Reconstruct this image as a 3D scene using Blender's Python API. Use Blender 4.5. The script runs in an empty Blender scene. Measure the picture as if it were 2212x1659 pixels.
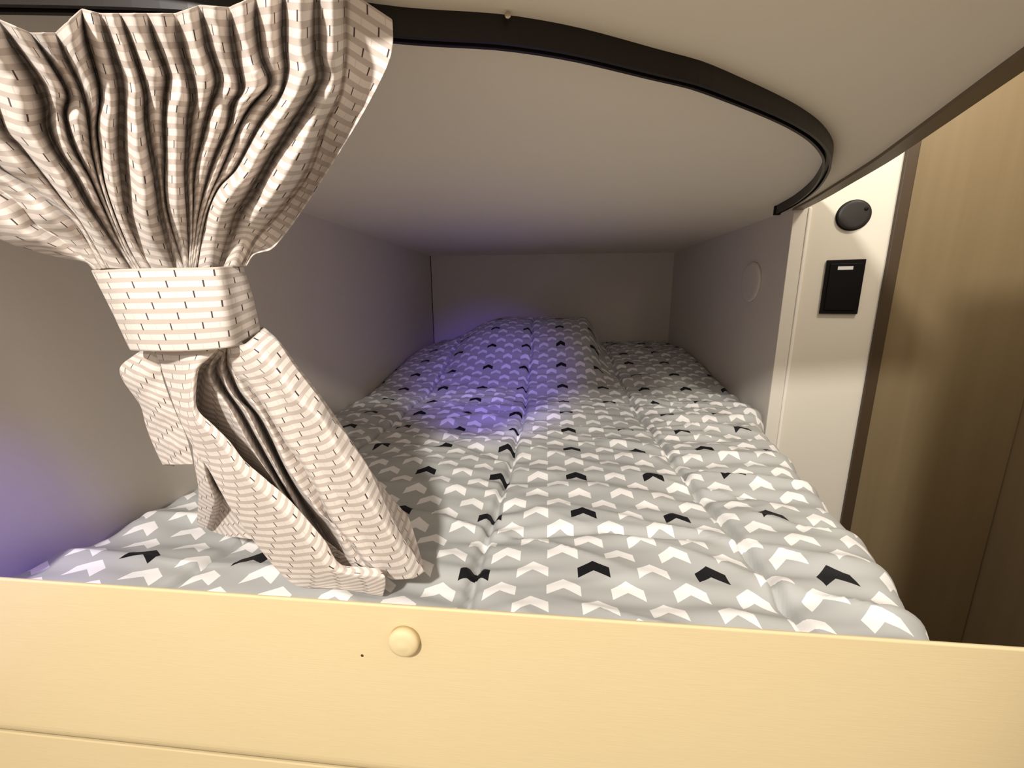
import bpy, bmesh, math, random
import numpy as np
from mathutils import Vector, Matrix, noise

# ------------------------------------------------------------------ camera, world, lights, exposure
F, YAW, PITCH, ROLL = 888.0, .0966, .2075, -.0039       # focal length in px of the 2212 px wide frame; radians
CZ, CE = .3456, .5806                                   # camera height and underside of the upper bunk above the mattress top
S = bpy.context.scene
COL = S.collection


def ray(px, py):
    x = (px - 1106) / F
    y = -(py - 829.5) / F
    c, s = math.cos(ROLL), math.sin(ROLL)
    x, y = c * x - s * y, s * x + c * y
    up = y * math.cos(PITCH) - math.sin(PITCH)
    fw = math.cos(PITCH) + y * math.sin(PITCH)
    c, s = math.cos(YAW), math.sin(YAW)
    return Vector((c * x - s * fw, s * x + c * fw, up))


def at_y(px, py, y):
    r = ray(px, py)
    return Vector((0, 0, CZ)) + r * (y / r.y)


cam_d = bpy.data.cameras.new('camera')
cam_d.sensor_width = 36
cam_d.sensor_fit = 'HORIZONTAL'
cam_d.lens = F / 2212 * 36
cam_d.clip_start = .01
cam = bpy.data.objects.new('camera', cam_d)
COL.objects.link(cam)
_c, _u = ray(1106, 829.5).normalized(), ray(1106, 800)
_r = (ray(1200, 829.5) - ray(1106, 829.5)).normalized()
_up = _r.cross(_c)
M4 = Matrix((_r, _up, -_c)).transposed().to_4x4()
M4.translation = Vector((0, 0, CZ))
cam.matrix_world = M4
S.camera = cam

S.view_settings.view_transform = 'Standard'
S.view_settings.look = 'None'
S.view_settings.gamma = 1
S.view_settings.exposure = 0.0
S.view_settings.use_curve_mapping = False

world = bpy.data.worlds.new('world')
S.world = world
world.use_nodes = True
world.node_tree.nodes['Background'].inputs['Color'].default_value = (.86, .73, .60, 1)
world.node_tree.nodes['Background'].inputs['Strength'].default_value = .95


def lamp(name, loc, target, energy, color, size, size_y=None, spread=180):
    d = bpy.data.lights.new(name, 'AREA')
    d.energy = energy
    d.color = color
    d.shape = 'RECTANGLE' if size_y else 'DISK'
    d.size = size
    if size_y:
        d.size_y = size_y
    d.spread = math.radians(spread)
    o = bpy.data.objects.new(name, d)
    COL.objects.link(o)
    o.location = loc
    o.rotation_euler = (Vector(target) - Vector(loc)).to_track_quat('-Z', 'Y').to_euler()
    return o


lamp('room_lamp', (-.32, -.80, 1.15), (0, .8, 0), 33, (1, .95, .88), .11)
lamp('hall_lamp', (.86, .72, 1.08), (.80, 1.2, .40), 3.7, (1, .91, .76), .12)
lamp('aisle_lamp', (.80, .29, .70), (-.5, .62, .15), 1.1, (1, .93, .84), .10)


def spot(name, loc, target, energy, color, angle, blend=1.0, radius=.03):
    d = bpy.data.lights.new(name, 'SPOT')
    d.energy = energy
    d.color = color
    d.spot_size = math.radians(angle)
    d.spot_blend = blend
    d.shadow_soft_size = radius
    o = bpy.data.objects.new(name, d)
    COL.objects.link(o)
    o.location = loc
    o.rotation_euler = (Vector(target) - Vector(loc)).to_track_quat('-Z', 'Y').to_euler()
    return o


spot('blue_fill', (-.02, .12, .52), (-.24, 1.60, .02), 60.0, (.20, .13, 1), 31, 1.0)  # added blue fill for the mound and bed; no such lamp is known
spot('blue_fill', (-.06, .10, .52), (-.72, .35, .02), 13.0, (.16, .09, 1), 29)  # second added blue fill, tints the lower left wall corner

# ------------------------------------------------------------------ helpers


def srgb(r, g, b):
    def f(c):
        c /= 255
        return c / 12.92 if c <= .04045 else ((c + .055) / 1.055) ** 2.4
    return (f(r), f(g), f(b), 1)


def new_mat(name, col, rough=.6, spec=.3):
    m = bpy.data.materials.new(name)
    m.use_nodes = True
    b = m.node_tree.nodes['Principled BSDF']
    b.inputs['Base Color'].default_value = col
    b.inputs['Roughness'].default_value = rough
    b.inputs['Specular IOR Level'].default_value = spec
    return m


class NT:
    """small node-graph writer"""

    def __init__(s, m):
        s.t = m.node_tree
        s.bsdf = s.t.nodes['Principled BSDF']

    def n(s, kind, **kw):
        nd = s.t.nodes.new(kind)
        for k, v in kw.items():
            setattr(nd, k, v)
        return nd

    def link(s, a, b):
        s.t.links.new(a, b)

    def m(s, op, a, b=None, c=None):
        nd = s.n('ShaderNodeMath', operation=op)
        for i, v in enumerate((a, b, c)):
            if v is None:
                continue
            if isinstance(v, (int, float)):
                nd.inputs[i].default_value = v
            else:
                s.link(v, nd.inputs[i])
        return nd.outputs[0]

    def mix(s, f, a, b):
        nd = s.n('ShaderNodeMix', data_type='RGBA')
        if isinstance(f, (int, float)):
            nd.inputs[0].default_value = f
        else:
            s.link(f, nd.inputs[0])
        for i, v in ((6, a), (7, b)):
            if isinstance(v, tuple):
                nd.inputs[i].default_value = v
            else:
                s.link(v, nd.inputs[i])
        return nd.outputs[2]


def linen_mat(name, col, col2, rough=.55, scale=(60, 60, 900), bump=.06, spec=.25):
    """wallpaper-like panel with a fine woven grain"""
    m = new_mat(name, col, rough, spec)
    g = NT(m)
    tc = g.n('ShaderNodeTexCoord')
    mp = g.n('ShaderNodeMapping')
    mp.inputs['Scale'].default_value = scale
    g.link(tc.outputs['Object'], mp.inputs[0])
    n1 = g.n('ShaderNodeTexNoise')
    n1.inputs['Scale'].default_value = 1
    n1.inputs['Detail'].default_value = 3
    g.link(mp.outputs[0], n1.inputs['Vector'])
    n2 = g.n('ShaderNodeTexNoise')
    n2.inputs['Scale'].default_value = 5
    g.link(tc.outputs['Object'], n2.inputs['Vector'])
    f = g.m('ADD', g.m('MULTIPLY', n1.outputs[0], .6), g.m('MULTIPLY', n2.outputs[0], .4))
    g.link(g.mix(f, col, col2), g.bsdf.inputs['Base Color'])
    bp = g.n('ShaderNodeBump')
    bp.inputs['Strength'].default_value = bump
    bp.inputs['Distance'].default_value = .001
    g.link(n1.outputs[0], bp.inputs['Height'])
    g.link(bp.outputs[0], g.bsdf.inputs['Normal'])
    return m


M_wall = linen_mat('wall_panel', srgb(222, 215, 206), srgb(213, 206, 197))
M_ceil = linen_mat('ceiling_panel', srgb(244, 236, 218), srgb(238, 229, 210), scale=(60, 900, 60), bump=.03)
M_cream = linen_mat('cream_panel', srgb(232, 226, 212), srgb(226, 219, 204))
M_trimw = linen_mat('white_trim', srgb(236, 230, 218), srgb(228, 221, 208), rough=.35)
M_bead = new_mat('bead', srgb(250, 244, 234), .3, .4)
M_brown = new_mat('brown_trim', srgb(74, 60, 44), .45, .3)
M_edge = new_mat('edge_band', srgb(112, 96, 74), .4, .35)
M_track = new_mat('track_plastic', srgb(24, 17, 13), .42, .3)
M_black = new_mat('black_plastic', srgb(14, 13, 13), .5, .15)
M_disc = new_mat('disc_plastic', srgb(38, 34, 30), .45, .35)
M_metal = new_mat('screw_metal', srgb(190, 180, 160), .3, .5)
M_metal.node_tree.nodes['Principled BSDF'].inputs['Metallic'].default_value = 1
M_ind = new_mat('indicator', srgb(235, 235, 235), .4, .3)
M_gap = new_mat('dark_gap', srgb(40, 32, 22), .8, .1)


def wood_mat():
    m = new_mat('brown_wood', srgb(150, 128, 92), .42, .35)
    g = NT(m)
    tc = g.n('ShaderNodeTexCoord')
    mp = g.n('ShaderNodeMapping')
    mp.inputs['Scale'].default_value = (26, 26, 1.2)
    g.link(tc.outputs['Object'], mp.inputs[0])
    n1 = g.n('ShaderNodeTexNoise')
    n1.inputs['Scale'].default_value = 1.5
    n1.inputs['Detail'].default_value = 5
    g.link(mp.outputs[0], n1.inputs['Vector'])
    g.link(g.mix(n1.outputs[0], srgb(138, 121, 92), srgb(122, 105, 76)), g.bsdf.inputs['Base Color'])
    return m


M_wood = wood_mat()


def rail_mat():
    m = linen_mat('rail_cream', srgb(211, 194, 154), srgb(199, 181, 140), rough=.5, scale=(45, 60, 1100), bump=.10)
    g = NT(m)
    # one small dark nick left of the cover button
    tc = g.n('ShaderNodeTexCoord')
    vm = g.n('ShaderNodeVectorMath', operation='DISTANCE')
    g.link(tc.outputs['Object'], vm.inputs[0])
    vm.inputs[1].default_value = (-.164, .295, .033)
    f = g.m('LESS_THAN', vm.outputs['Value'], .0014)
    old = g.bsdf.inputs['Base Color'].links[0].from_socket
    g.link(g.mix(f, old, srgb(70, 52, 30)), g.bsdf.inputs['Base Color'])
    return m


M_rail = rail_mat()


def fabric_mat():
    """cream curtain cloth: rows of paler woven bricks with a tiny dark dash at every other brick end"""
    m = new_mat('curtain_cloth', srgb(200, 190, 172), .75, .2)
    g = NT(m)
    uv = g.n('ShaderNodeUVMap')
    sp = g.n('ShaderNodeSeparateXYZ')
    g.link(uv.outputs[0], sp.inputs[0])
    rowh, bw = .0098, .0165
    v = g.m('DIVIDE', sp.outputs[1], rowh)
    row = g.m('FLOOR', v)
    fv = g.m('FRACT', v)
    u = g.m('ADD', g.m('DIVIDE', sp.outputs[0], bw), g.m('MULTIPLY', row, .37))
    fu = g.m('FRACT', u)
    par = g.m('FRACT', g.m('MULTIPLY', g.m('ADD', g.m('FLOOR', u), g.m('MULTIPLY', row, 1)), .5))
    st = g.m('MULTIPLY', g.m('GREATER_THAN', fv, .24), g.m('LESS_THAN', fv, .78))
    gap = g.m('MULTIPLY', g.m('LESS_THAN', fu, .06), .5)
    brick = g.m('MULTIPLY', st, g.m('SUBTRACT', 1, gap))
    dash = g.m('MULTIPLY', g.m('MULTIPLY', g.m('LESS_THAN', fu, .09), g.m('LESS_THAN', par, .25)),
               g.m('MULTIPLY', g.m('GREATER_THAN', fv, .2), g.m('LESS_THAN', fv, .85)))
    c = g.mix(brick, srgb(186, 174, 165), srgb(216, 207, 199))
    c = g.mix(dash, c, srgb(72, 58, 58))
    g.link(c, g.bsdf.inputs['Base Color'])
    g.bsdf.inputs['Sheen Weight'].default_value = .15
    wv = g.n('ShaderNodeTexNoise')
    wv.inputs['Scale'].default_value = 1800
    tc = g.n('ShaderNodeTexCoord')
    g.link(tc.outputs['Object'], wv.inputs['Vector'])
    bp = g.n('ShaderNodeBump')
    bp.inputs['Strength'].default_value = .15
    bp.inputs['Distance'].default_value = .0006
    g.link(g.m('ADD', wv.outputs[0], g.m('MULTIPLY', brick, .5)), bp.inputs['Height'])
    g.link(bp.outputs[0], g.bsdf.inputs['Normal'])
    return m


M_fabric = fabric_mat()


def comforter_mat():
    """grey cloth printed with staggered chevrons, every fourth row alternately black and white"""
    m = new_mat('comforter_cloth', srgb(176, 176, 172), .6, .25)
    g = NT(m)
    uv = g.n('ShaderNodeUVMap')
    sp = g.n('ShaderNodeSeparateXYZ')
    g.link(uv.outputs[0], sp.inputs[0])
    DX, DY = .0744, .0368
    u = g.m('DIVIDE', sp.outputs[0], DX)
    v0 = g.m('DIVIDE', sp.outputs[1], DY)

    def chev(parity):
        """chevrons of the even (0) or odd (1) rows; each row pair is handled on a lattice of height 2*DY"""
        uu = g.m('ADD', u, .5 + .5 * parity)
        vv = g.m('ADD', g.m('MULTIPLY', g.m('ADD', v0, float(parity)), .5), .5)
        iu, iv = g.m('FLOOR', uu), g.m('FLOOR', vv)
        x = g.m('MULTIPLY', g.m('SUBTRACT', g.m('FRACT', uu), .5), DX)
        y = g.m('MULTIPLY', g.m('SUBTRACT', g.m('FRACT', vv), .5), DY * 2)
        ax = g.m('ABSOLUTE', x)
        yc = g.m('ADD', y, g.m('MULTIPLY', ax, .72))
        k = g.m('MULTIPLY', g.m('LESS_THAN', ax, .0195), g.m('MULTIPLY', g.m('GREATER_THAN', yc, -.0035), g.m('LESS_THAN', yc, .0155)))
        return k, iu, iv

    k0, iu, iv = chev(0)
    k1, _, _ = chev(1)
    # black: even rows, every second lattice row, every second column
    blk = g.m('MULTIPLY', g.m('LESS_THAN', g.m('FRACT', g.m('ADD', g.m('MULTIPLY', iu, .5), .01)), .25),
              g.m('LESS_THAN', g.m('FRACT', g.m('ADD', g.m('MULTIPLY', iv, .5), .01)), .25))
    any_k = g.m('MAXIMUM', k0, k1)
    c = g.mix(any_k, srgb(182, 183, 181), srgb(246, 244, 242))
    c = g.mix(g.m('MULTIPLY', k0, blk), c, srgb(22, 22, 26))
    g.link(c, g.bsdf.inputs['Base Color'])
    return m


M_comf = comforter_mat()


def obj(name, verts, faces, mat, parent=None, uvs=None, smooth=True):
    me = bpy.data.meshes.new(name)
    me.from_pydata([tuple(v) for v in verts], [], faces)
    me.materials.append(mat)
    if uvs is not None:
        ul = me.uv_layers.new(name='UVMap')
        li = np.empty(len(me.loops), dtype=np.int32)
        me.loops.foreach_get('vertex_index', li)
        ul.data.foreach_set('uv', np.asarray(uvs, dtype=np.float32)[li].ravel())
    if smooth:
        me.polygons.foreach_set('use_smooth', [True] * len(me.polygons))
    me.update()
    o = bpy.data.objects.new(name, me)
    COL.objects.link(o)
    if parent:
        o.parent = parent
        o.matrix_parent_inverse = parent.matrix_world.inverted()
    return o


def from_bm(name, bm, mat, parent=None, smooth=False):
    bmesh.ops.recalc_face_normals(bm, faces=bm.faces)
    me = bpy.data.meshes.new(name)
    bm.to_mesh(me)
    bm.free()
    me.materials.append(mat)
    if smooth:
        me.polygons.foreach_set('use_smooth', [True] * len(me.polygons))
    o = bpy.data.objects.new(name, me)
    COL.objects.link(o)
    if parent:
        o.parent = parent
    return o


def prism(pts, z0, z1, bevel=0, seg=2):
    """upright prism over a plan polygon"""
    bm = bmesh.new()
    lo = [bm.verts.new((x, y, z0)) for x, y in pts]
    hi = [bm.verts.new((x, y, z1)) for x, y in pts]
    bm.faces.new(lo)
    bm.faces.new(hi)
    n = len(pts)
    for i in range(n):
        bm.faces.new((lo[i], lo[(i + 1) % n], hi[(i + 1) % n], hi[i]))
    if bevel:
        bmesh.ops.recalc_face_normals(bm, faces=bm.faces)
        bmesh.ops.bevel(bm, geom=bm.edges[:], offset=bevel, segments=seg, affect='EDGES', profile=.5)
    return bm


def box(x0, x1, y0, y1, z0, z1, bevel=0, seg=2):
    return prism([(x0, y0), (x1, y0), (x1, y1), (x0, y1)], z0, z1, bevel, seg)


def grid_faces(nr, nc, wrap=False):
    f = []
    for r in range(nr - 1):
        for c in range(nc - (0 if wrap else 1)):
            d = (c + 1) % nc
            f.append((r * nc + c, r * nc + d, (r + 1) * nc + d, (r + 1) * nc + c))
    return f


def empty(name, loc=(0, 0, 0)):
    o = bpy.data.objects.new(name, None)
    o.empty_display_size = .05
    COL.objects.link(o)
    o.location = loc
    return o


def tag(o, label, cat, group=None):
    o['label'] = label
    o['category'] = cat
    if group:
        o['group'] = group


def structure(o):
    o['kind'] = 'structure'
    return o


def adopt(child, parent):
    """parent keeping the child where it was built (all are built in world coordinates)"""
    child.parent = parent
    child.matrix_parent_inverse = Matrix.Translation(-parent.location)
    return child


def catmull(P, n):
    """resample polyline P (k x d) to n points along a centripetal-ish curve, uniform in arc length"""
    P = np.asarray(P, float)
    if len(P) == 2:
        t = np.linspace(0, 1, n)[:, None]
        return P[0] * (1 - t) + P[1] * t
    Q = np.vstack([2 * P[0] - P[1], P, 2 * P[-1] - P[-2]])
    out = []
    for i in range(1, len(Q) - 2):
        a, b, c, d = Q[i - 1], Q[i], Q[i + 1], Q[i + 2]
        ma, mb = (c - a) * .42, (d - b) * .42
        for t in np.linspace(0, 1, 12, endpoint=False):
            h = (2 * t**3 - 3 * t**2 + 1) * b + (t**3 - 2 * t**2 + t) * ma + (-2 * t**3 + 3 * t**2) * c + (t**3 - t**2) * mb
            out.append(h)
    out.append(P[-1])
    out = np.array(out)
    s = np.concatenate([[0], np.cumsum(np.linalg.norm(np.diff(out[:, :2], axis=0), axis=1))])
    q = np.linspace(0, s[-1], n)
    return np.stack([np.interp(q, s, out[:, k]) for k in range(out.shape[1])], axis=1)


# ------------------------------------------------------------------ the bunk shell
XL, XR, YB, YC = -.70, .655, 2.40, 1.262
A = math.radians(15)
PD = Vector((math.cos(A), -math.sin(A), 0))              # direction along the cream panel, to the right
PN = Vector((-math.sin(A), -math.cos(A), 0))             # out of the cream panel, towards the viewer
P0 = Vector((XR, YC, 0))
ZB = -.16                                                # top of the bunk platform


def on_panel(s, z, out=0):
    return P0 + PD * s + PN * out + Vector((0, 0, z))


structure(from_bm('wall_left', box(XL - .02, XL, .20, YB + .02, ZB - .3, CE + .04), M_wall))
structure(from_bm('wall_back', box(XL, XR + .02, YB, YB + .02, ZB - .3, CE + .04), M_wall))
structure(from_bm('wall_right', box(XR, XR + .02, YC, YB, ZB - .3, CE + .04), M_wall))
edge_line = [(.411, .335), (.464, .516), (.522, .70), (.565, .84), (.60, .985), (.632, 1.12), (.658, 1.262)]
slab = [(XL, .288)] + edge_line + [(XR, YB), (XL, YB)]
structure(from_bm('ceiling', prism(slab, CE, CE + .04), M_ceil))
structure(from_bm('shade_blocker_left', box(-.90, -.60, .258, .290, .0, CE + .04), M_cream))  # added out of frame to shade the front of the left wall
structure(from_bm('shade_blocker_right', box(.39, 1.6, .19, .25, -1.0, .72), M_wood))  # unseen blocker, added to keep room_lamp off the lower brown wall
structure(from_bm('floor', box(-1.2, 2.0, -1.6, YB, -1.02, -1.0), M_wood))


def ribbon(pts, prof, closed_prof=True):
    """sweep a (side, height) profile along a plan curve"""
    pts = [Vector((p[0], p[1], 0)) for p in pts]
    bm = bmesh.new()
    rings = []
    for i, p in enumerate(pts):
        a, b = pts[max(0, i - 1)], pts[min(len(pts) - 1, i + 1)]
        t = (b - a).normalized()
        nrm = Vector((t.y, -t.x, 0))
        rings.append([bm.verts.new(p + nrm * s + Vector((0, 0, h))) for s, h in prof])
    k = len(prof)
    for r0, r1 in zip(rings, rings[1:]):
        for j in range(k):
            bm.faces.new((r0[j], r0[(j + 1) % k], r1[(j + 1) % k], r1[j]))
    bm.faces.new(rings[0])
    bm.faces.new(rings[-1])
    return bm


ed = catmull([(x, y) for x, y in edge_line], 24)
structure(from_bm('trim_1', ribbon(ed, [(-.010, CE - .006), (-.010, CE + .0), (.012, CE + .0), (.012, CE + .045), (.018, CE + .045), (.018, CE - .003), (.015, CE - .006)]), M_edge))


def panel_box(s0, s1, z0, z1, o0, o1, bevel=0, seg=2):
    q = [on_panel(s0, 0, o0), on_panel(s1, 0, o0), on_panel(s1, 0, o1), on_panel(s0, 0, o1)]
    return prism([(p.x, p.y) for p in q], z0, z1, bevel, seg)


structure(from_bm('wall_front', panel_box(0, .226, -1.0, 1.1, -.02, 0), M_cream))
structure(from_bm('trim_2', panel_box(-.004, .029, -.6, CE - .001, 0, .004, .0015), M_trimw))
structure(from_bm('trim_3', panel_box(.029, .038, -.6, CE - .001, 0, .007, .003, 3), M_bead))
structure(from_bm('trim_4', panel_box(.218, .243, -1.0, 1.1, -.018, .012, .002), M_brown))
structure(from_bm('wall_hall', panel_box(.243, .546, -1.0, 1.1, -.02, 0), M_wood))
w2 = on_panel(.546, 0)
structure(from_bm('wall_outer', prism([(w2.x, w2.y + .02), (w2.x + .10, w2.y - .45), (w2.x + .12, w2.y - .45), (w2.x + .04, w2.y + .02)], -1.0, 1.1), M_wood))

# inner edge strip of the right-hand wall, beside the corner
structure(from_bm('trim_5', box(XR - .0025, XR, YC + .004, YC + .045, ZB, CE - .001, .001), M_wall))
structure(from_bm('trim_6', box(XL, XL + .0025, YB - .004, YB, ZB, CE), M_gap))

# ------------------------------------------------------------------ round cover on the right wall


def dome(radius, height, seg=40, rings=6, flat=.7):
    """shallow lens cap as a lathe round +z"""
    bm = bmesh.new()
    prof = [(radius, 0), (radius, height * .45)]
    for i in range(1, rings + 1):
        a = i / rings * math.pi / 2
        prof.append((radius * (flat + (1 - flat) * math.cos(a)), height * (.45 + .55 * math.sin(a) * .8)))
    prof.append((radius * flat * .5, height * .98))
    rs = []
    for r, z in prof:
        rs.append([bm.verts.new((r * math.cos(2 * math.pi * k / seg), r * math.sin(2 * math.pi * k / seg), z)) for k in range(seg)])
    for a, b in zip(rs, rs[1:]):
        for k in range(seg):
            bm.faces.new((a[k], a[(k + 1) % seg], b[(k + 1) % seg], b[k]))
    c = bm.verts.new((0, 0, height))
    for k in range(seg):
        bm.faces.new((rs[-1][k], rs[-1][(k + 1) % seg], c))
    bm.faces.new(list(reversed(rs[0])))
    return bm


def facing(o, loc, normal):
    o.location = loc
    o.rotation_euler = Vector(normal).to_track_quat('Z', 'Y').to_euler()
    return o


wc = from_bm('wall_cover_cap', dome(.064, .010, flat=.82), M_wall, smooth=True)
facing(wc, (XR, 1.467, .392), (-1, 0, 0))
tag(wc, 'round blank cover cap on the shaded right-hand bunk wall', 'cover')

# ------------------------------------------------------------------ light switch and round fixture on the cream panel
sw = empty('light_switch', on_panel(.131, .298))
tag(sw, 'black rectangular rocker light switch with a white mark on the cream panel', 'light switch')
adopt(from_bm('switch_plate', panel_box(.088, .174, .298, .441, 0, .008, .0015), M_black), sw)
adopt(from_bm('rocker', panel_box(.096, .166, .308, .431, .008, .0105, .001), M_black), sw)
im = adopt(from_bm('indicator_mark', panel_box(.113, .147, .4145, .4235, .0105, .0115, .0004), M_ind), sw)
im['label'] = 'short white bar near the top of the black switch'

dk = empty('round_wall_fixture', on_panel(.132, .553))
tag(dk, 'round black disc fixture above the black light switch', 'wall fixture')
b0 = from_bm('base_ring', dome(.0385, .006, flat=.9), M_black, smooth=True)
facing(b0, on_panel(.132, .553), PN)
b1 = from_bm('face_disc', dome(.036, .006, flat=.75), M_disc, smooth=True)
facing(b1, on_panel(.132, .553, .005), PN)
b2 = from_bm('knob', dome(.0045, .004, seg=16, flat=.5), M_black, smooth=True)
facing(b2, on_panel(.155, .566, .0100), PN)
for b in (b0, b1, b2):
    b.parent = dk
    b.matrix_parent_inverse = Matrix.Translation(-dk.location)

# ------------------------------------------------------------------ curtain track on the ceiling
tr_pts = [(-.69, .305), (-.55, .312), (-.42, .323), (-.27, .346), (-.135, .39), (-.049, .4085), (.017, .433), (.096, .474), (.146, .50), (.2, .538), (.25, .575),
          (.30, .615), (.349, .660), (.39, .705), (.43, .757), (.468, .82), (.502, .89), (.533, .965), (.558, 1.045), (.577, 1.125), (.591, 1.222)]
tc_ = catmull(tr_pts, 90)
tk = empty('curtain_track', (tr_pts[4][0], tr_pts[4][1], CE))
tag(tk, 'dark brown curved curtain track fixed under the ceiling', 'curtain track')
zt, zb = CE, CE - .021
prof = [(-.006, zt), (-.006, zb), (-.0025, zb), (-.0025, zb + .007), (.0025, zb + .007), (.0025, zb), (.006, zb), (.006, zt)]
adopt(from_bm('track_channel', ribbon(tc_, prof), M_track), tk)
e0 = Vector((tr_pts[-1][0], tr_pts[-1][1], 0))
adopt(from_bm('end_cap', box(e0.x - .008, e0.x + .008, e0.y - .002, e0.y + .008, zb - .002, CE, .0012), M_black), tk)
scp = at_y(1097, 46, .3985)
sc = from_bm('screw', dome(.0028, .002, seg=14, flat=.5), M_metal, smooth=True)
facing(sc, (scp.x, .3995, CE - .0035), (0, -1, 0))
adopt(sc, tk)

# ------------------------------------------------------------------ bunk rail in front
RY = .295
RT, RB = .0865, -.113


def rail_board():
    prof = []                                                    # (y, z) section
    for i in range(7):                                           # rounded top front edge
        a = math.pi / 2 * i / 6
        prof.append((RY + .0018 - .0018 * math.sin(a), RT - .0018 + .0018 * math.cos(a)))
    for i in range(0, 12):                                       # bull-nosed lower edge
        a = math.pi / 2 * i / 11
        prof.append((RY + .024 - .024 * math.cos(a), RB + .026 - .026 * math.sin(a)))
    prof += [(RY + .030, RB), (RY + .023, RT - .05), (RY + .012, RT - .03), (RY + .009, RT - .008), (RY + .003, RT - .0003)]
    bm = bmesh.new()
    xs = (-.86, .47)
    R = [[bm.verts.new((x, y, z)) for y, z in prof] for x in xs]
    k = len(prof)
    for j in range(k):
        bm.faces.new((R[0][j], R[0][(j + 1) % k], R[1][(j + 1) % k], R[1][j]))
    bm.faces.new(R[0])
    bm.faces.new(R[1])
    return bm


rl = empty('bunk_rail', (-.12, RY, RB))
tag(rl, 'cream linen-faced front rail board across the bunk opening', 'bunk rail')
rb = adopt(from_bm('rail_board', rail_board(), M_rail), rl)
cb = from_bm('cover_button', dome(.0134, .0095, flat=.45), M_rail, smooth=True)
facing(cb, (-.123, RY - .0004, .0545), (0, -1, 0))
adopt(cb, rl)
structure(from_bm('wall_lower', box(-1.1, .47, RY + .031, RY + .040, -1.0, RB + .02), M_gap))
structure(from_bm('trim_7', box(-1.1, .47, RY + .011, RY + .0145, -1.0, RB - .0035, .001), M_rail))

# ------------------------------------------------------------------ comforter


def sstep(a, b, x):
    t = np.clip((x - a) / (b - a), 0, 1)
    return t * t * (3 - 2 * t)


def nz(x, y, z=0.0):
    return noise.noise((x, y, z))


def edge_x(y):
    return np.interp(y, [.30, .40, .50, .63, .78, .95, 1.135, 1.25, 1.30, 2.4], [.372, .408, .444, .480, .505, .545, .585, .640, .650, .650])


SEAMS = (-.455, -.088, .273)


def comforter():
    ny, nx, nside = 430, 310, 14
    ys = np.linspace(.329, YB - .004, ny)
    verts, uvs = [], []
    for y in ys:
        xe = float(edge_x(y))
        wall = sstep(1.2, 1.34, np.array(y))
        rr = .055 * (1 - wall) + .03 * wall
        x0 = XL + .004
        xs = np.linspace(x0, xe - rr, nx)
        row = []
        for x in xs:
            zz = 0.014 * math.exp(-((y - .33) / .12) ** 2)
            # lift to the back, with the pillow mound under the cloth
            zz += .098 * float(sstep(1.35, 2.1, np.array(y)))
            ml = float(sstep(-.66, -.22, np.array(x))) * (1 - float(sstep(.16, .27, np.array(x + .05 * (2.1 - y)))))
            mf = float(sstep(1.38, 2.12, np.array(y))) * (1 - .25 * float(sstep(2.2, 2.4, np.array(y))))
            zz += .145 * ml * mf
            # quilting: cushions between seams
            for sx in SEAMS:
                dxs = x - sx - .012 * nz(y * 3, sx * 7)
                zz -= .016 * math.exp(-(dxs / .0065) ** 2) + .007 * math.exp(-(dxs / .055) ** 2)
                pk = math.exp(-(abs(dxs) / .075) ** 1.5)
                zz += .008 * pk * nz(x * 9, y * 38, sx)
            # wrinkles running mainly across the bed
            w = .55 + .9 * max(0, nz(x * 2.2 + 5, y * 2.2)) + .5 * float(sstep(.1, .4, np.array(x)))
            fade = 1 - .55 * float(sstep(1.3, 1.7, np.array(y)))
            zz += fade * w * (.0115 * nz(x * 4.2 + y * 2, y * 15) + .0075 * nz(x * 9, y * 33, 3) + .006 * nz(x * 7 + 3, y * 6, 9))
            r1 = 1 - abs(nz(x * 3.0 + y * 1.5 + 7, y * 10 + x * 2.5, 4)) * 2
            zz += fade * .010 * w * max(0, r1) ** 3
            # a long diagonal crease from the left seam
            cr = y - (.545 + .10 * (x + .09) + .02 * nz(x * 6, 1.3))
            if x > -.1:
                zz -= .008 * math.exp(-(cr / .010) ** 2) * float(sstep(-.1, -.02, np.array(x))) * (1 - float(sstep(.2, .32, np.array(x))))
            # tucked against the left wall
            zz -= .03 * math.exp(-((x - x0) / .03) ** 2)
            row.append((x, y, zz))
        ze = row[-1][2]
        xr = xs[-1]
        base = ZB + .005
        for k in range(1, nside + 1):
            if k <= 9:
                a = math.pi / 2 * k / 9
                xx, z2 = xr + rr * math.sin(a), ze - rr * .9 + rr * .9 * math.cos(a)
                z2 += .004 * nz(xx * 20, y * 20, 2)
            else:
                t = (k - 9) / (nside - 9)
                zt_ = ze - rr * .9
                xx, z2 = xr + rr - .012 * t * (1 - wall), zt_ + (base - zt_) * t
            row.append((xx, y, z2))
        acc = 0
        uacc = []
        px_, pz_ = row[0][0], row[0][2]
        for (x, yy, z) in row:
            acc = x if x <= xr else acc + math.hypot(x - px_, z - pz_)
            px_, pz_ = x, z
            uacc.append(acc)
        for (x, yy, z), ua in zip(row, uacc):
            verts.append((x, yy, z))
            sl = .045
            wob = .004 * nz(x * 6, yy * 6, 11)
            uvs.append((ua - .052 + sl * (yy - .76) * .3 + wob, (yy - .766) - sl * (ua - .06) + .006 * nz(x * 5, yy * 5, 21)))
    nc = nx + nside
    return obj('comforter', verts, grid_faces(ny, nc), M_comf, uvs=uvs)


cf = comforter()
tag(cf, 'grey quilted comforter printed with white and black chevrons spread over the bunk', 'comforter')
md = cf.modifiers.new('thickness', 'SOLIDIFY')
md.thickness = .006
md.offset = -1
plat = [(XL, .32)] + [(float(edge_x(y)) - .02, y) for y in (.32, .40, .5, .63, .78, .95, 1.135, 1.25)] + [(XR, 1.31), (XR, YB), (XL, YB)]
structure(from_bm('trim_8', prism(plat, ZB - .05, ZB), M_wall))

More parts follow.
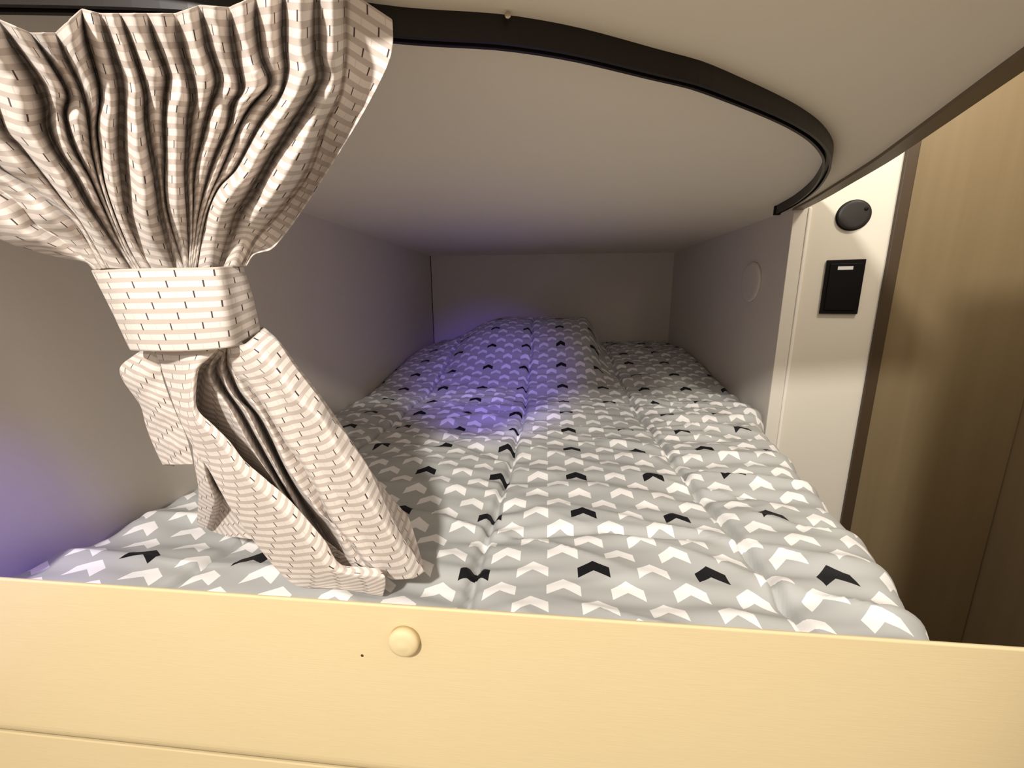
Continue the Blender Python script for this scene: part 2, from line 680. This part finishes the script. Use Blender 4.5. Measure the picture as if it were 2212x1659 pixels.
# ------------------------------------------------------------------ curtain
ct = empty('bunk_curtain', (-.32, .37, .56))
tag(ct, 'cream brick-patterned curtain gathered by a tie band at the left of the bunk', 'curtain')

E_R = [(848, 42), (849, 95), (838, 140), (790, 235), (720, 350), (645, 465), (592, 534), (562, 545), (546, 552), (532, 575)]
VAL = [
    [(747, -25), (748, 113), (737, 203), (708, 264), (669, 375), (602, 464), (557, 513), (527, 575)],
    [(690, -25), (690, 113), (697, 170), (652, 250), (590, 345), (550, 420), (520, 465), (480, 578)],
    [(612, -25), (614, 100), (618, 150), (605, 205), (560, 268), (508, 365), (470, 405), (447, 455), (432, 530), (424, 580)],
    [(552, -10), (556, 60), (566, 124), (585, 178), (545, 225), (522, 260), (490, 340), (455, 420), (432, 500), (420, 580)],
    [(495, 15), (500, 70), (506, 113), (520, 192), (502, 226), (495, 271), (465, 339), (445, 400), (426, 480), (415, 580)],
    [(432, 10), (450, 97), (470, 158), (470, 185), (455, 226), (437, 294), (420, 371), (417, 450), (416, 520), (411, 581)],
    [(379, 28), (392, 100), (412, 175), (418, 215), (412, 250), (408, 300), (404, 370), (408, 450), (410, 520), (408, 581)],
    [(318, 28), (335, 90), (362, 160), (357, 205), (354, 260), (356, 330), (354, 400), (358, 445), (372, 500), (400, 582)],
    [(260, 28), (287, 102), (307, 164), (317, 205), (318, 255), (325, 305), (333, 345), (344, 400), (352, 460), (366, 520), (382, 582)],
    [(216, 28), (242, 110), (258, 164), (263, 210), (263, 260), (262, 317), (268, 397), (276, 465), (300, 530), (330, 582)],
    [(177, 18), (187, 82), (206, 150), (214, 180), (216, 215), (208, 270), (213, 320), (224, 390), (246, 460), (275, 530), (305, 582)],
    [(120, 70), (143, 127), (172, 185), (190, 240), (195, 275), (200, 330), (217, 400), (240, 465), (268, 530), (297, 582)],
    [(65, 70), (115, 143), (148, 205), (140, 250), (160, 320), (196, 385), (228, 455), (260, 525), (292, 582)],
    [(-5, 40), (41, 113), (85, 175), (102, 225), (104, 270), (120, 318), (158, 377), (192, 442), (237, 510), (287, 582)],
    [(-70, 40), (-40, 140), (-12, 225), (12, 285), (45, 318), (95, 380), (140, 438), (174, 480), (232, 580)],
    [(-150, 40), (-110, 180), (-60, 300), (0, 361), (56, 397), (124, 447), (170, 490), (222, 581)],
    [(-220, 45), (-180, 200), (-100, 335), (0, 408), (41, 438), (75, 482), (136, 520), (212, 582)],
]
E_L = [(-290, 60), (-240, 250), (-140, 440), (0, 517), (70, 541), (130, 556), (185, 566), (203, 583)]


def track_y(px):
    return float(np.interp(px, [-400, 0, 440, 600, 720, 855], [.312, .326, .340, .352, .366, .385]))


GAP = {1: (.15, .04), 2: (.17, .06), 3: (.08, .08), 4: (.10, .12), 5: (.10, .10), 6: (.12, .14), 7: (.14, .10), 8: (.10, .06), 9: (.12, .16), 10: (.16, .06), 13: (.10, .16), 14: (.10, .06)}


def upper_panel():
    NV, K = 120, 18
    cols = [catmull(p, NV) for p in [E_R] + VAL + [E_L]]
    n = len(cols)
    P, U = [], []
    vacc = None
    for r in range(NV):
        t = r / (NV - 1)
        sh = 1 - float(sstep(.72, 1, np.array(t)))
        row = []
        for i in range(n - 1):
            for k in range(K + (1 if i == n - 2 else 0)):
                s = k / K
                p = cols[i][r] * (1 - s) + cols[i + 1][r] * s
                px, py = p
                ytop = track_y(px) - .013
                yb = .395
                y0 = ytop * (1 - t) + yb * t
                wpx = np.linalg.norm(cols[i][r] - cols[i + 1][r]) * y0 / F
                amp = min(.050 if i in (1, 2, 3) else .036, max(.012, wpx * 1.45)) * (.30 + .70 * sh)
                if i == 0:                                      # flat flap at the right-hand hem
                    d = -.012 * float(sstep(0.0, .12, np.array(s))) * 0 + .004 * math.sin(s * math.pi)
                    d += -.012 * (1 - float(sstep(0, .10, np.array(s)))) * float(sstep(.12, .2, np.array(t)))
                    y = y0 + d
                else:
                    gl, gr = GAP.get(i, (.10, .10))
                    q_ = min(1, max(0, (s - gl) / (1 - gl - gr)))
                    bump = max(0.0, math.sin(math.pi * q_)) ** .5
                    if i >= n - 4:
                        bump = max(0.0, math.sin(math.pi * s)) ** .9
                        amp *= .55
                    y = y0 + .004 - amp * bump
                y += .0010 * nz(px * .012, py * .02, i * .7) + .0006 * nz(px * .03, py * .05, 3)
                row.append(at_y(px, py, y))
        P.append(row)
    nc = len(P[0])
    verts = [p for row in P for p in row]
    vacc = [0.0] * nc
    uvs = []
    for r in range(NV):
        if r:
            dv = [(P[r][c] - P[r - 1][c]).length for c in range(nc)]
            ds = [sum(dv[max(0, c - 4):c + 5]) / len(dv[max(0, c - 4):c + 5]) for c in range(nc)]
            vacc = [a + b for a, b in zip(vacc, ds)]
        for c in range(nc):
            uvs.append((c / K * .043, -vacc[c]))
    return obj('curtain_panel', verts, grid_faces(NV, nc), M_fabric, uvs=uvs)


def finish(o, th):
    m_ = o.modifiers.new('thickness', 'SOLIDIFY')
    m_.thickness = th
    m_.offset = 0
    m2 = o.modifiers.new('round', 'SUBSURF')
    m2.levels = 1
    m2.render_levels = 1
    return o


adopt(finish(upper_panel(), .0012), ct)


def band():
    NV = 26
    L = catmull([(195, 583), (238, 668), (280, 757)], NV)
    C = catmull([(470, 577), (486, 668), (498, 752)], NV)
    Rr = catmull([(526, 571), (549, 640), (566, 714)], NV)
    P, U = [], []
    for r in range(NV):
        t = r / (NV - 1)
        ring = []
        f = .368 - .003 * math.sin(t * math.pi)
        keys = [(L[r][0] + 6, L[r][1], .392), (L[r][0], L[r][1], .384), (L[r][0] + 14, L[r][1] + 1, .376)]
        for q in (.12, .3, .5, .7, .86):
            keys.append((L[r][0] + (C[r][0] - L[r][0]) * q, L[r][1] + (C[r][1] - L[r][1]) * q + 7 * math.sin(q * math.pi) * (t - .2), f - .004 * math.sin(q * math.pi)))
        keys += [(C[r][0] - 8, C[r][1], f), (C[r][0] + 6, C[r][1] - 1, f + .004)]
        for q in (.35, .7):
            keys.append((C[r][0] + (Rr[r][0] - C[r][0]) * q, C[r][1] + (Rr[r][1] - C[r][1]) * q, f + .006 + .030 * q))
        keys += [(Rr[r][0], Rr[r][1], f + .040), (Rr[r][0] - 8, Rr[r][1] - 3, f + .048)]
        keys += [(Rr[r][0] - 70, Rr[r][1] - 4, f + .056), (L[r][0] + 120, L[r][1] - 6, f + .052), (L[r][0] + 40, L[r][1] - 4, f + .040)]
        ring = [at_y(*k) for k in keys]
        P.append(ring)
    nc = len(P[0])
    uu = [0.0]
    mid = P[NV // 2]
    for c in range(1, nc):
        uu.append(uu[-1] + (mid[c] - mid[c - 1]).length)
    vv = [0.0]
    for r in range(1, NV):
        vv.append(vv[-1] + (P[r][6] - P[r - 1][6]).length)
    verts = [p for row in P for p in row]
    uvs = [(uu[c] + .003, -vv[r] + .001) for r in range(NV) for c in range(nc)]
    return obj('tie_band', verts, grid_faces(NV, nc, True), M_fabric, uvs=uvs)


adopt(finish(band(), .0016), ct)


def sheet(name, cols, NV=70, K=6, uscale=1.0, u0=0.0, seed=0, lump=.0015):
    """loft a cloth sheet through traced fold lines, each a list of (px, py, depth)"""
    C = []
    for c in cols:
        pts, dep = c
        pts = np.asarray(pts, float)
        s = np.concatenate([[0], np.cumsum(np.linalg.norm(np.diff(pts, axis=0), axis=1))])
        s /= s[-1]
        d = np.interp(s, np.linspace(0, 1, len(dep)), dep)
        C.append(catmull(np.column_stack([pts, d]), NV))
    P = []
    for r in range(NV):
        q = np.array([c[r] for c in C])
        n = len(q)
        Q = np.vstack([2 * q[0] - q[1], q, 2 * q[-1] - q[-2]])
        row = []
        for i in range(1, n):
            a, b, c, d = Q[i - 1], Q[i], Q[i + 1], Q[i + 2]
            ma, mb = (c - a) * .25, (d - b) * .25
            for k in range(K + (1 if i == n - 1 else 0)):
                t = k / K
                h = (2 * t**3 - 3 * t**2 + 1) * b + (t**3 - 2 * t**2 + t) * ma + (-2 * t**3 + 3 * t**2) * c + (t**3 - t**2) * mb
                y = h[2] + lump * nz(h[0] * .02, h[1] * .025, seed) + lump * .5 * nz(h[0] * .06, h[1] * .05, seed + 3)
                row.append(at_y(h[0], h[1], y))
        P.append(row)
    nc = len(P[0])
    uu = [u0]
    wid = [max((P[r][c] - P[r][c - 1]).length for r in range(0, NV, 6)) for c in range(1, nc)]
    for w in wid:
        uu.append(uu[-1] + w * .85 * uscale)
    vacc = [0.0] * nc
    uvs = []
    for r in range(NV):
        if r:
            vacc = [a + (P[r][c] - P[r - 1][c]).length for c, a in enumerate(vacc)]
        uvs += [(uu[c], -vacc[c]) for c in range(nc)]
    return obj(name, [p for row in P for p in row], grid_faces(NV, nc), M_fabric, uvs=uvs)


AL = [(330, 742), (352, 806), (380, 886), (408, 948), (430, 985), (452, 1015), (490, 1085), (520, 1130), (545, 1165), (574, 1202), (599, 1231), (628, 1258), (661, 1272), (751, 1285), (800, 1299), (824, 1301)]
AR = [(480, 745), (450, 775), (429, 794), (423, 877), (460, 917), (497, 954), (527, 994), (577, 1037), (620, 1074), (650, 1106), (675, 1135), (706, 1173), (722, 1206), (740, 1222), (775, 1224), (819, 1227)]
AM = [((a[0] + b[0]) / 2, (a[1] + b[1]) / 2) for a, b in zip(AL, AR)]
AT = [(a[0] * .25 + b[0] * .75, a[1] * .25 + b[1] * .75) for a, b in zip(AL, AR)]
for L_ in (AM, AT):
    L_[-1] = (L_[-1][0] + 12, L_[-1][1])
ARb = [(x - 14, y + 4) for x, y in AR[:-4]] + [(714, 1222), (728, 1236), (760, 1240), (800, 1244)]
t1 = [(484, 748), (458, 781), (451, 808), (462, 837), (487, 870), (513, 913), (540, 962), (563, 997), (595, 1046), (625, 1090), (655, 1130)]
g1 = [(486, 748), (470, 785), (468, 805), (495, 854), (531, 910), (576, 989), (620, 1060), (665, 1130)]
t2 = [(488, 748), (479, 790), (482, 812), (500, 850), (531, 886), (558, 940), (585, 989), (617, 1050), (645, 1098), (690, 1160)]
g2 = [(490, 748), (489, 785), (497, 806), (509, 834), (531, 872), (554, 895), (581, 944), (603, 989), (640, 1060), (690, 1140), (735, 1218)]
t3 = [(492, 748), (500, 795), (511, 818), (526, 846), (550, 874), (574, 910), (596, 955), (620, 1008), (648, 1052), (690, 1108), (717, 1132), (760, 1212)]
BL = [(495, 748), (500, 780), (516, 808), (541, 826), (560, 850), (585, 890), (622, 953), (646, 983), (681, 1039), (724, 1128), (764, 1173), (790, 1210), (822, 1240)]
B1 = [(505, 748), (520, 778), (545, 805), (575, 826), (605, 855), (630, 905), (665, 965), (700, 1020), (740, 1085), (780, 1150), (815, 1205), (848, 1252)]
B2 = [(530, 742), (565, 765), (610, 815), (640, 860), (694, 908), (728, 972), (773, 1039), (805, 1095), (840, 1151), (875, 1210), (893, 1250)]
B3 = [(560, 716), (600, 738), (634, 787), (688, 857), (720, 906), (748, 938), (763, 962), (797, 1012), (831, 1086), (864, 1151), (900, 1206), (918, 1235)]
B4 = [(568, 706), (604, 742), (640, 792), (700, 868), (735, 925), (780, 990), (825, 1050), (862, 1093), (880, 1113)]

tail = []
tail.append((AL, (.400, .392, .392, .400, .395, .392)))
tail.append((AM, (.376, .374, .376, .384, .382, .384)))
tail.append((AT, (.374, .366, .368, .374, .378, .382)))
tail.append((AR, (.378, .370, .372, .378, .384, .390)))
s0 = sheet('curtain_tail', tail, K=8, seed=2)
adopt(finish(s0, .0014), ct)
inner = [
    (ARb, (.392, .395, .398, .402, .405, .402)),
    ([(x + 20, y + 12) for x, y in ARb], (.400, .425, .435, .440, .430, .408)),
    (t1, (.398, .394, .396, .404, .415)),
    (g1, (.404, .436, .444, .450, .440)),
    (t2, (.398, .398, .400, .408, .420)),
    (g2, (.406, .448, .462, .462, .422)),
    (t3, (.398, .402, .402, .406, .408)),
    ([(x + 4, y + 6) for x, y in BL], (.402, .424, .422, .424, .412)),
]
adopt(finish(sheet('inner_folds', inner, K=6, seed=5, u0=.2), .0012), ct)
right = [
    ([(x - 3, y + 7) for x, y in BL], (.402, .416, .418, .420, .408)),
    (BL, (.390, .390, .396, .404, .402)),
    (B1, (.384, .384, .394, .402, .404)),
    (B2, (.378, .372, .374, .384, .396)),
    (B3, (.398, .388, .392, .400, .404)),
]
adopt(finish(sheet('curtain_tail', right, K=8, seed=8, u0=.35), .0014), ct)
backf = [(B3, (.404, .402, .404, .410, .412)), (B4, (.414, .420, .430, .445, .455)), ([(x - 60, y + 20) for x, y in B4], (.43, .44, .45, .465, .475))]
adopt(finish(sheet('back_flap', backf, seed=9, u0=.6), .0012), ct)
lf0 = [(314, 752), (262, 790), (266, 821), (303, 874), (315, 917), (331, 960), (352, 1004)]
lf1 = [(330, 750), (300, 800), (318, 850), (348, 900), (362, 940), (372, 975), (385, 1004)]
lf2 = [(345, 750), (352, 815), (378, 886), (402, 940), (412, 975), (418, 1003)]
adopt(finish(sheet('side_flap', [([(x + 26, y + 4) for x, y in lf0], (.43, .44, .44, .44)), (lf0, (.412, .415, .425, .428)), (lf1, (.400, .402, .412, .420)), (lf2, (.404, .404, .406, .412))], seed=12, u0=.8, lump=.003), .0012), ct)
m0 = [(412, 930), (420, 1000), (429, 1058), (426, 1129), (437, 1142)]
m1 = [(430, 950), (447, 1030), (464, 1078), (456, 1112), (446, 1142)]
m2 = [(440, 970), (462, 1040), (482, 1075), (474, 1110), (458, 1148)]
m3 = [(450, 985), (490, 1070), (515, 1105), (510, 1130), (490, 1158)]
m4 = [(460, 1000), (510, 1085), (545, 1130), (560, 1150), (545, 1165)]
adopt(finish(sheet('side_flap', [(m0, (.402, .410, .43, .47)), (m1, (.398, .402, .42, .46)), (m2, (.412, .435, .46, .475)), (m3, (.408, .420, .44, .455)), (m4, (.405, .41, .42, .43))], seed=15, u0=1.0), .0012), ct)

# let the cloth lie on the comforter instead of sinking into it
from mathutils.bvhtree import BVHTree
bvh = BVHTree.FromPolygons([v.co.copy() for v in cf.data.vertices], [tuple(p.vertices) for p in cf.data.polygons])
for ch in ct.children:
    if ch.name.startswith(('curtain_tail', 'inner_folds', 'back_flap', 'side_flap')):
        for v in ch.data.vertices:
            hit = bvh.ray_cast(Vector((v.co.x, v.co.y, 1)), Vector((0, 0, -1)))[0]
            if hit is not None and v.co.z < hit.z + .004:
                v.co.z = hit.z + .004 + .15 * min(0.02, hit.z + .004 - v.co.z)
